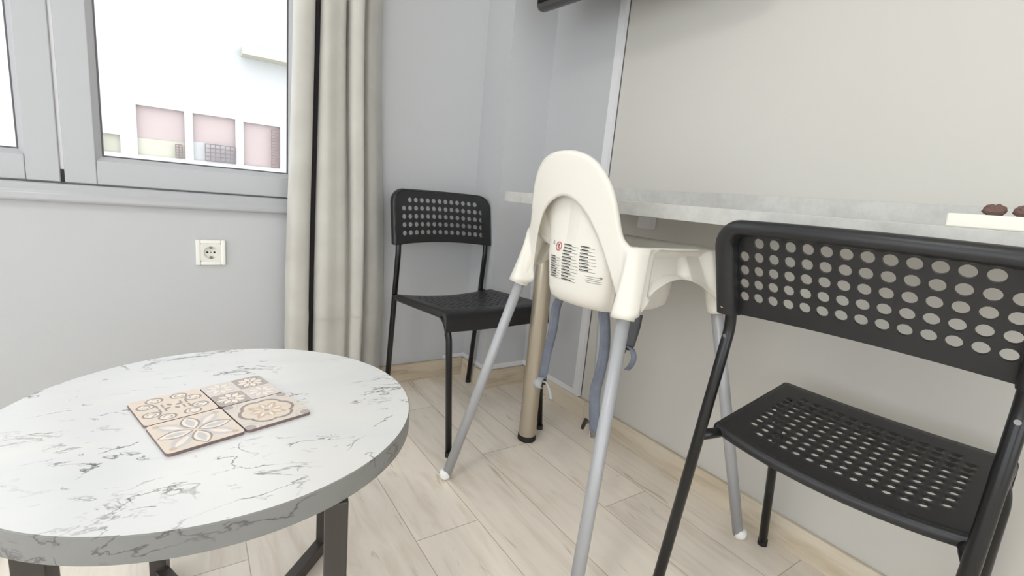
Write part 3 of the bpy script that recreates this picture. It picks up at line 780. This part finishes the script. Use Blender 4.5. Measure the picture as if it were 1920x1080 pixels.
    for s in (1, -1):
        bm = bmesh.new(); z = zb0 + .014; tube(bm, [(upr_u(z) - .0135, s * (h + .0075), z), (upr_u(z) - .0168, s * (h + .0075), z)], .0032, 12)
        obj('screw', bm, M['brass'], o, smooth=False)
        bm = bmesh.new(); z = P['zb'] - .022; tube(bm, [(leg_u(z) - .008, s * h, z), (leg_u(z) - .0112, s * h, z)], .0036, 12)
        obj('bolt', bm, M['screw'], t, smooth=False)
    # ---- seat
    u0 = leg_u(P['zj']) + .052; u1 = P['usf'] + .005; D = u1 - u0; hw_ = P['ws'] + .004
    nu, nv = 12, 16
    mu_f, mu_r, mvv = .040, .030, .028
    ue = [u0, u0 + mu_r] + [u0 + mu_r + (D - mu_r - mu_f) * k / 10 for k in range(1, 11)] + [u1]
    ve = [-hw_] + [-hw_ + mvv + (2 * hw_ - 2 * mvv) * k / 14 for k in range(15)] + [hw_]
    holes = {(i, j) for i in range(1, 11) for j in range(1, 15)} - {(1, 1), (1, 14), (10, 1), (10, 14)}
    bm = perforated(nu, nv, holes, ue, ve, .0062)
    zr, zf = P['zj'] + .008, P['zsf'] + .002
    def sshape(u, v, dz=0):
        k = v / hw_; f = (u - u0) / D
        z = zr + (zf - zr) * f - .016 * (1 - k * k) * (1 - f * .75)
        c = .02
        uu = u + (.014 * (1 - abs(k) ** 3) * (-(1 - f)) * .5)
        return Vector((uu, v, z + dz))
    for v in bm.verts: v.co = sshape(v.co.x, v.co.y)
    # rolled edges: front apron down over the bend, sides down over the tubes, small rear return
    def strip(outline, prof):
        rows = []; pts = [sshape(*q) for q in outline]
        for i, p in enumerate(pts):
            a, b = pts[max(i - 1, 0)], pts[min(i + 1, len(pts) - 1)]; T = (b - a); T.z = 0; T.normalize(); ow = Vector((T.y, -T.x, 0))
            if ow.dot(p - Vector(((u0 + u1) / 2, 0, p.z))) < 0: ow = -ow
            rows.append([bm.verts.new(p + ow * o + Vector((0, 0, d))) for o, d in prof])
        for a, b in zip(rows, rows[1:]):
            for k in range(len(prof) - 1): bm.faces.new((a[k], b[k], b[k + 1], a[k + 1]))
    n_ = 30
    strip([(u1, -hw_ + 2 * hw_ * k / n_) for k in range(n_ + 1)], [(0, 0), (.010, -.0015), (.018, -.006), (.0235, -.014), (.026, -.024), (.0275, -.040), (.029, -.056)])
    sp = [(0, 0), (.0035, -.0015), (.006, -.005), (.007, -.011), (.007, -.018)]
    for s in (1, -1):
        strip([(u0 + D * k / n_, s * hw_) for k in range(n_ + 1)], sp)
        # side cheek of the front apron
        base_ = sshape(u1, s * hw_); prof_f = [(0, 0), (.010, -.0015), (.018, -.006), (.0235, -.014), (.026, -.024), (.0275, -.040), (.029, -.056)]
        rows = [[bm.verts.new(base_ + Vector((o, s * so, dd + sd * .6))) for so, sd in sp] for o, dd in prof_f]
        for a, b in zip(rows, rows[1:]):
            for k in range(len(sp) - 1): bm.faces.new((a[k], b[k], b[k + 1], a[k + 1]))
    strip([(u0, -hw_ + 2 * hw_ * k / n_) for k in range(n_ + 1)], [(0, 0), (.004, -.001), (.007, -.0045), (.0078, -.010), (.006, -.016)])
    bmesh.ops.remove_doubles(bm, verts=bm.verts, dist=.0004)
    bmesh.ops.recalc_face_normals(bm, faces=bm.faces)
    o = obj('seat', bm, M['black'], t, smooth=True)
    md = o.modifiers.new('s', 'SOLIDIFY'); md.thickness = .0036; md.offset = 0
    md = o.modifiers.new('wn', 'WEIGHTED_NORMAL')
    # cross bar under the seat rear
    bm = bmesh.new(); uc = u0 + .02; tube(bm, [(uc, -ws, P['zj'] - .013), (uc, ws, P['zj'] - .013)], .006, 12); obj('cross_bar', bm, M['blackmetal'], t, smooth=True)
    return t
make_chair('perforated_chair', (.8115, 1.4322), -1.4974, dict(w=.3732, L=.471, ub=-.1851, zb=.5796, ut=-.2225, usf=.166, zsf=.4423, zj=.4182, ws=.1955, zt=.7853),
           'black perforated plastic chair with its back to the window wall, by the curtain', 'black perforated chairs')
make_chair('perforated_chair', (.942, .2863), .0688, dict(w=.3695, L=.4943, ub=-.1226, zb=.6129, ut=-.1891, usf=.1601, zsf=.4462, zj=.4105, ws=.1744, zt=.7903),
           'large near black perforated plastic chair at right, pushed up to the counter', 'black perforated chairs')

# ------------------------------------------------------------------ high chair
HC = (.862, .807); HT = -.013
hc = empty('high_chair', (*HC, 0), HT); tag(hc, 'cream white plastic high chair on four silver legs', 'high chair')
xr = lambda v, z: -.152 - .15 * (z - .59) + .7 * v * v
rear = [((0, .904), (0, .812), (-.172, 0)), ((.034, .902), (.022, .809), (-.172, .016)), ((.064, .894), (.043, .801), (-.171, .032)), ((.087, .882), (.063, .789), (-.169, .045)),
        ((.107, .863), (.082, .772), (-.165, .056)), ((.124, .838), (.098, .750), (-.158, .066)), ((.134, .812), (.112, .724), (-.149, .073)), ((.141, .784), (.123, .695), (-.138, .079)),
        ((.147, .757), (.134, .66), (-.126, .085)), ((.154, .738), (.144, .625), (-.114, .091)), ((.164, .727), (.152, .592), (-.102, .097))]
side = [((-.150, .175), (-.172, .168, .588), (-.090, .102)), ((-.142, .182), (-.178, .186, .588), (-.078, .107)), ((-.130, .186), (-.172, .204, .590), (-.066, .112)), ((-.115, .187), (-.155, .213, .592), (-.054, .116)),
        ((-.095, .187), (-.130, .211, .602), (-.040, .120)), ((-.060, .187), (-.085, .205, .638), (-.020, .125)), ((-.020, .187), (-.030, .203, .660), (.010, .125)), ((.030, .187), (.020, .203, .660), (.040, .123)),
        ((.075, .187), (.080, .205, .637), (.065, .118)), ((.105, .186), (.130, .211, .602), (.080, .110)), ((.122, .183), (.155, .213, .592), (.090, .100)), ((.134, .176), (.172, .204, .590), (.095, .090)),
        ((.142, .165), (.178, .186, .588), (.100, .080)), ((.146, .145), (.172, .165, .592), (.102, .070)), ((.147, .100), (.168, .120, .632), (.103, .045)), ((.147, .0), (.165, .0, .655), (.103, 0))]
near_mid = [(-.172, 0), (-.171, .018), (-.169, .036), (-.166, .054), (-.162, .071), (-.157, .086), (-.152, .098), (-.146, .108), (-.138, .116), (-.128, .121), (-.116, .123)]
def station(sgn):
    st = []
    for q_, ((rv, rz), (hv, hz), (mu, mv)) in enumerate(rear):
        if sgn < 0: mu, mv = near_mid[q_]
        hvv = hv if sgn > 0 else hv * (.86 + .16 * min(1, max(0, (.80 - hz) / .16)))
        rim = Vector((xr(rv, rz), rv * sgn, rz)); hem = Vector((xr(hvv, hz) - .001, hvv * sgn, hz))
        fwd_ = Vector((.016, 0, 0)); inn = rim + fwd_ + Vector((0, -sgn * min(rv, .006), -.004 if rz > .75 else -.003))
        st.append((rim, hem, inn, Vector((mu, mv * sgn, .68))))
    for (ru, rv), (hu, hv, hz), (mu, mv) in side:
        rim = Vector((ru, rv * sgn, .722)); hem = Vector((hu, hv * sgn, hz))
        c = Vector((0, 0, .722)); inn = rim + Vector((-.012 if ru > .13 else (.014 if ru < -.14 else 0), -.013 * sgn if rv > .12 else 0, -.002))
        st.append((rim, hem, inn, Vector((mu, mv * sgn, .68))))
    return st
P_, N_ = station(1), station(-1)
ring = N_[::-1][:-1] + P_[:-1]        # front centre -> near side -> rear apex -> far side -> front
ring = ring[:]                         # closed loop: N_[-1] equals P_[-1]
def loopcat(i, t, k):
    n = len(ring); p0, p1, p2, p3 = [ring[(i + d_) % n][k] for d_ in (-1, 0, 1, 2)]
    return .5 * ((2 * p1) + (p2 - p0) * t + (2 * p0 - 5 * p1 + 4 * p2 - p3) * t * t + (3 * p1 - p0 - 3 * p2 + p3) * t ** 3)
cols = []; SUB = 10
for i in range(len(ring)):
    for s in range(SUB):
        rim, hem, inn, mid = [loopcat(i, s / SUB, k) for k in range(4)]
        col = []
        nrow = 12
        isside = abs(rim.y) > .17 and -.09 < rim.x < .10
        for r in range(nrow + 1):
            f = r / nrow; p = hem.lerp(rim, f)
            if rim.z > .74 or rim.x < -.15: p.x = p.x * 1.0
            bul = math.sin(math.pi * f)
            if abs(rim.y) > .16:       # facets of the side skirt: the middle panel is set back
                x = rim.x
                def stepf(a_, b_): return max(0, min(1, (x - a_) / (b_ - a_)))
                e = .013 * stepf(-.108, -.096) + .020 * stepf(-.078, -.070)
                e -= (.030 * (1 - f) ** .8 * .85 + .002) * stepf(.022, .028)
                e *= 1 - stepf(.078, .090)
                e *= min(1, f * 12 + .35) * min(1, (1 - f) * 11)
                p.y -= math.copysign(e, p.y)
            if rim.x > .14 and abs(rim.y) < .11: p.x -= .012 * bul
            col.append(p)
        # rounded rim
        up = Vector((0, 0, 1)); mid_top = (rim + inn) / 2 + up * .0035
        col[-1] = rim.copy(); col.append(mid_top); col.append(inn)
        # bucket wall
        q = Vector((mid.x * .955, mid.y * .93, .605)); r2 = Vector((mid.x * .80 - .004, mid.y * .80, .574)); r3 = Vector((mid.x * .55 - .01, mid.y * .55, .566)); r4 = Vector((mid.x * .25 - .018, mid.y * .25, .565))
        for k in range(1, 9):
            f = k / 9; p = inn.lerp(mid, f)
            if rim.z > .74: p.x += (.014 if rim.y > 0 else .014 - .010 * min(1, -rim.y / .06)) * math.sin(math.pi * f) * min(1, (rim.z - .74) / .06)
            if rim.z < .74 and abs(rim.y) > .1: p = Vector((inn.x + (mid.x - inn.x) * f ** 1.6, inn.y + (mid.y - inn.y) * f ** 1.6, p.z))
            col.append(p)
        col.append(mid); col.append((mid + q) / 2 + Vector((0, 0, 0))); col.append(q)
        col.append(q.lerp(r2, .5) + (q - Vector((0, 0, q.z))).normalized() * .006 + Vector((0, 0, -.004))); col.append(r2); col.append(r3); col.append(r4)
        cols.append(col)
bm = bmesh.new(); VV = [[bm.verts.new(p) for p in c] for c in cols]; ncol = len(VV)
for i in range(ncol):
    a, b = VV[i], VV[(i + 1) % ncol]
    for k in range(len(a) - 1): bm.faces.new((a[k], a[k + 1], b[k + 1], b[k]))
cv_ = bm.verts.new((-.018, 0, .565))
for i in range(ncol): bm.faces.new((VV[i][-1], cv_, VV[(i + 1) % ncol][-1]))
# tubular leg sockets, part of the same moulding
for su in (-1, 1):
    for sv in (-1, 1):
        f = lambda z: Vector((su * (.2835 - .132 * z / .589), sv * (.273 - .089 * z / .589), z))
        tube(bm, [f(.583), f(.589), f(.62), f(.66), f(.700), f(.716)], [.0195, .0205, .0205, .020, .019, .017], 24)
bmesh.ops.recalc_face_normals(bm, faces=bm.faces)
shell = obj('seat_shell', bm, M['cream'], hc, smooth=True)
md = shell.modifiers.new('s', 'SOLIDIFY'); md.thickness = .003; md.offset = 0
for su in (-1, 1):
    for sv in (-1, 1):
        f = lambda z: Vector((su * (.2835 - .132 * z / .589), sv * (.273 - .089 * z / .589), z))
        bm = bmesh.new(); tube(bm, [f(.012), f(.60)], .0132, 24); lg = obj('leg', bm, M['silver'], hc, smooth=True)
        bm = bmesh.new(); base_ = f(.0); lathe(bm, [(0, 0), (.009, .0008), (.0145, .006), (.0168, .014), (.0160, .023), (.0142, .028), (0, .030)], 24)
        bmesh.ops.translate(bm, verts=bm.verts, vec=(base_.x, base_.y, 0)); obj('foot_cap', bm, M['foot'], lg, smooth=True)
        bm = bmesh.new(); c = f(.612); out = Vector((su * .7, sv * .35, 0)).normalized() if su < 0 else Vector((su, 0, 0))
        tube(bm, [c + out * .018, c + out * .0235], .0036, 12); obj('rivet', bm, M['screw'], hc, smooth=False)
# printed safety notes on the back of the shell, laid on the moulded surface
dg = bpy.context.evaluated_depsgraph_get()
me = shell.data; bvh = BVHTree.FromPolygons([v.co[:] for v in me.vertices], [p.vertices[:] for p in me.polygons])
def hit(v, z):
    loc, nr, idx, dist = bvh.ray_cast(Vector((-.6, v, z)), Vector((1, 0, 0)))
    return (loc - Vector((.0022, 0, 0))) if loc else None
def dash(bm, v0, v1, z0, z1, n=4):
    prev = None
    for k in range(n + 1):
        v = v0 + (v1 - v0) * k / n; a, b = hit(v, z0), hit(v, z1)
        if not a or not b: prev = None; continue
        cur = (bm.verts.new(a), bm.verts.new(b))
        if prev: bm.faces.new((prev[0], cur[0], cur[1], prev[1]))
        prev = cur
rnd = random.Random(3)
bmg = bmesh.new()
# columns run from the far side (+v) to the near side (-v): text reads left to right
def column(v_left, z_top, z_bot, width, n, shrink=0):
    bmk = bmesh.new()
    dz = (z_top - z_bot) / n
    for i in range(n):
        z = z_top - i * dz; wv = width
        dash(bmk, v_left, v_left - .0022, z, z - .0030, 1)
        dash(bmk, v_left - .0032, v_left - wv * rnd.uniform(.42, .62), z, z - .0022)
        for k in range(1, max(2, int(dz / .0032)) + 0):
            zz = z - .0032 * k; dash(bmg, v_left - .002, v_left - wv * rnd.uniform(.8, 1.0), zz, zz - .0011)
    obj('safety_print', bmk, M['ink'], shell)
column(.043, .678, .627, .040, 9)
column(.001, .709, .625, .050, 12)
column(-.052, .711, .654, .040, 8)
for k in range(4): dash(bmg, -.066 - .006 * (k % 2), -.104, .649 - k * .0042, .6478 - k * .0042)
dash(bmg, -.100, -.105, .6510, .6470, 1)
shell_g = obj('fine_print', bmg, M['inkgrey'], shell)
def ring_print(bm, cv, cz, r0, r1, n=28):
    pr = None
    for k in range(n + 1):
        a = k * math.tau / n; p, q = hit(cv + r0 * math.cos(a), cz + r0 * math.sin(a)), hit(cv + r1 * math.cos(a), cz + r1 * math.sin(a))
        if p and q:
            cur = (bm.verts.new(p - Vector((.0003, 0, 0))), bm.verts.new(q - Vector((.0003, 0, 0))))
            if pr: bm.faces.new((pr[0], cur[0], cur[1], pr[1]))
            pr = cur
sv_, sz_ = .019, .7005
bm = bmesh.new(); ring_print(bm, sv_, sz_, .0082, .0105)
p = [(sv_ + .0067, sz_ + .0058), (sv_ + .0055, sz_ + .0070), (sv_ - .0067, sz_ - .0058), (sv_ - .0055, sz_ - .0070)]
q = [hit(*a) - Vector((.0003, 0, 0)) for a in p]; bm.faces.new([bm.verts.new(x) for x in q])
obj('prohibition_sign', bm, M['inkred'], shell)
bm = bmesh.new()   # small climbing figure and the triangle
for a_, b_, c_, d_ in ((.0015, -.0015, .0055, .0025), (.0012, -.0014, .0022, -.0030), (.0042, .0012, .0010, -.0004), (.0022, .0002, -.0032, -.0065), (-.0016, -.0034, -.0028, -.0052)):
    dash(bm, sv_ + a_, sv_ + b_, sz_ + c_, sz_ + d_, 1)
tri = [(.040, .7125), (.0445, .7035), (.0355, .7035)]
for a, b in zip(tri, tri[1:] + tri[:1]):
    A_, B_ = hit(*a), hit(*b); c_ = hit(.040, .7062); s1, s2 = A_.lerp(c_, .28), B_.lerp(c_, .28)
    bm.faces.new([bm.verts.new(x) for x in (A_, B_, s2, s1)])
obj('warning_signs', bm, M['ink'], shell)

# harness straps hanging under the seat (world coordinates converted to the chair's own)
inv = Matrix.Translation(Vector((*HC, 0))) @ Matrix.Rotation(HT, 4, 'Z'); inv.invert()
def ribbon(name, pts, wid, mat, parent, thick=.0012, wdir=(.72, -.69, 0), twist=0):
    bm = bmesh.new(); P3 = catmull(pts, 6); prev = None; n = len(P3)
    for i, p in enumerate(P3):
        a = math.radians(twist) * math.sin(i / n * 5.0); wd = Vector(wdir).normalized(); wd = Vector((wd.x * math.cos(a) - wd.y * math.sin(a), wd.x * math.sin(a) + wd.y * math.cos(a), wd.z))
        cur = [bm.verts.new(inv @ (p + wd * wid * s)) for s in (-.5, -.17, .17, .5)]
        if prev:
            for k in range(3): bm.faces.new((prev[k], prev[k + 1], cur[k + 1], cur[k]))
        prev = cur
    o = obj(name, bm, mat, parent, smooth=True); md = o.modifiers.new('s', 'SOLIDIFY'); md.thickness = thick; return o
def buckle(c, w_, h_, parent, wdir=(.72, -.69, 0)):
    bm = bmesh.new(); wd = Vector(wdir).normalized(); c = Vector(c)
    tube(bm, [inv @ (c - wd * w_ / 2 + Vector((0, 0, h_ / 2))), inv @ (c + wd * w_ / 2 + Vector((0, 0, h_ / 2)))], .0022, 8)
    tube(bm, [inv @ (c - wd * w_ / 2 - Vector((0, 0, h_ / 2))), inv @ (c + wd * w_ / 2 - Vector((0, 0, h_ / 2)))], .0022, 8)
    for s in (-1, 1): tube(bm, [inv @ (c + wd * s * w_ / 2 + Vector((0, 0, h_ / 2))), inv @ (c + wd * s * w_ / 2 - Vector((0, 0, h_ / 2)))], .0022, 8)
    return obj('buckle', bm, M['blackrub'], parent, smooth=True)
s1 = ribbon('harness_strap', [(.80, .915, .572), (.80, .940, .53), (.80, .945, .46), (.80, .958, .39), (.80, .962, .345), (.80, .966, .315)], .024, M['strap'], hc, twist=14); s1['label'] = 'far blue-grey hanging strap'
buckle((.797, .968, .306), .026, .012, s1)
ribbon('strap_loop', [(.796, .968, .318), (.784, .960, .316), (.776, .955, .306), (.780, .957, .295), (.792, .966, .292)], .022, M['straplight'], s1)
ribbon('strap_tail', [(.80, .950, .312), (.80, .935, .300), (.80, .925, .285), (.80, .921, .272)], .008, M['straplight'], s1)
ribbon('strap_tail_tip', [(.80, .926, .284), (.80, .921, .270)], .0085, M['blackrub'], s1)
s2 = ribbon('harness_strap', [(.80, .775, .568), (.80, .762, .53), (.80, .752, .47), (.80, .756, .41), (.80, .763, .36), (.80, .757, .31), (.80, .748, .262)], .026, M['strap'], hc, twist=16); s2['label'] = 'middle blue-grey hanging strap'
ribbon('strap_tail', [(.80, .752, .27), (.80, .768, .278), (.80, .780, .270), (.80, .786, .258)], .008, M['strapdark'], s2, wdir=(.1, .1, 1))
bm = bmesh.new(); tube(bm, [inv @ Vector((.80, .781, .279)), inv @ Vector((.80, .788, .258)), inv @ Vector((.80, .790, .250))], [.0045, .005, .004], 10); obj('strap_tail_tip', bm, M['blackrub'], s2, smooth=True)
s3 = ribbon('harness_strap', [(.80, .672, .575), (.80, .674, .545), (.80, .680, .515), (.80, .683, .500)], .026, M['strapdark'], hc, twist=5); s3['label'] = 'short dark hanging strap'
buckle((.80, .684, .497), .020, .010, s3); bm = bmesh.new(); tube(bm, [inv @ Vector((.80, .690, .503)), inv @ Vector((.80, .694, .488)), inv @ Vector((.80, .694, .480))], [.005, .006, .004], 10); obj('strap_slider', bm, M['blackrub'], s3, smooth=True)
ribbon('strap_tail', [(.80, .684, .499), (.80, .670, .494), (.80, .663, .478), (.80, .668, .460), (.80, .678, .446)], .012, M['strap'], s3)
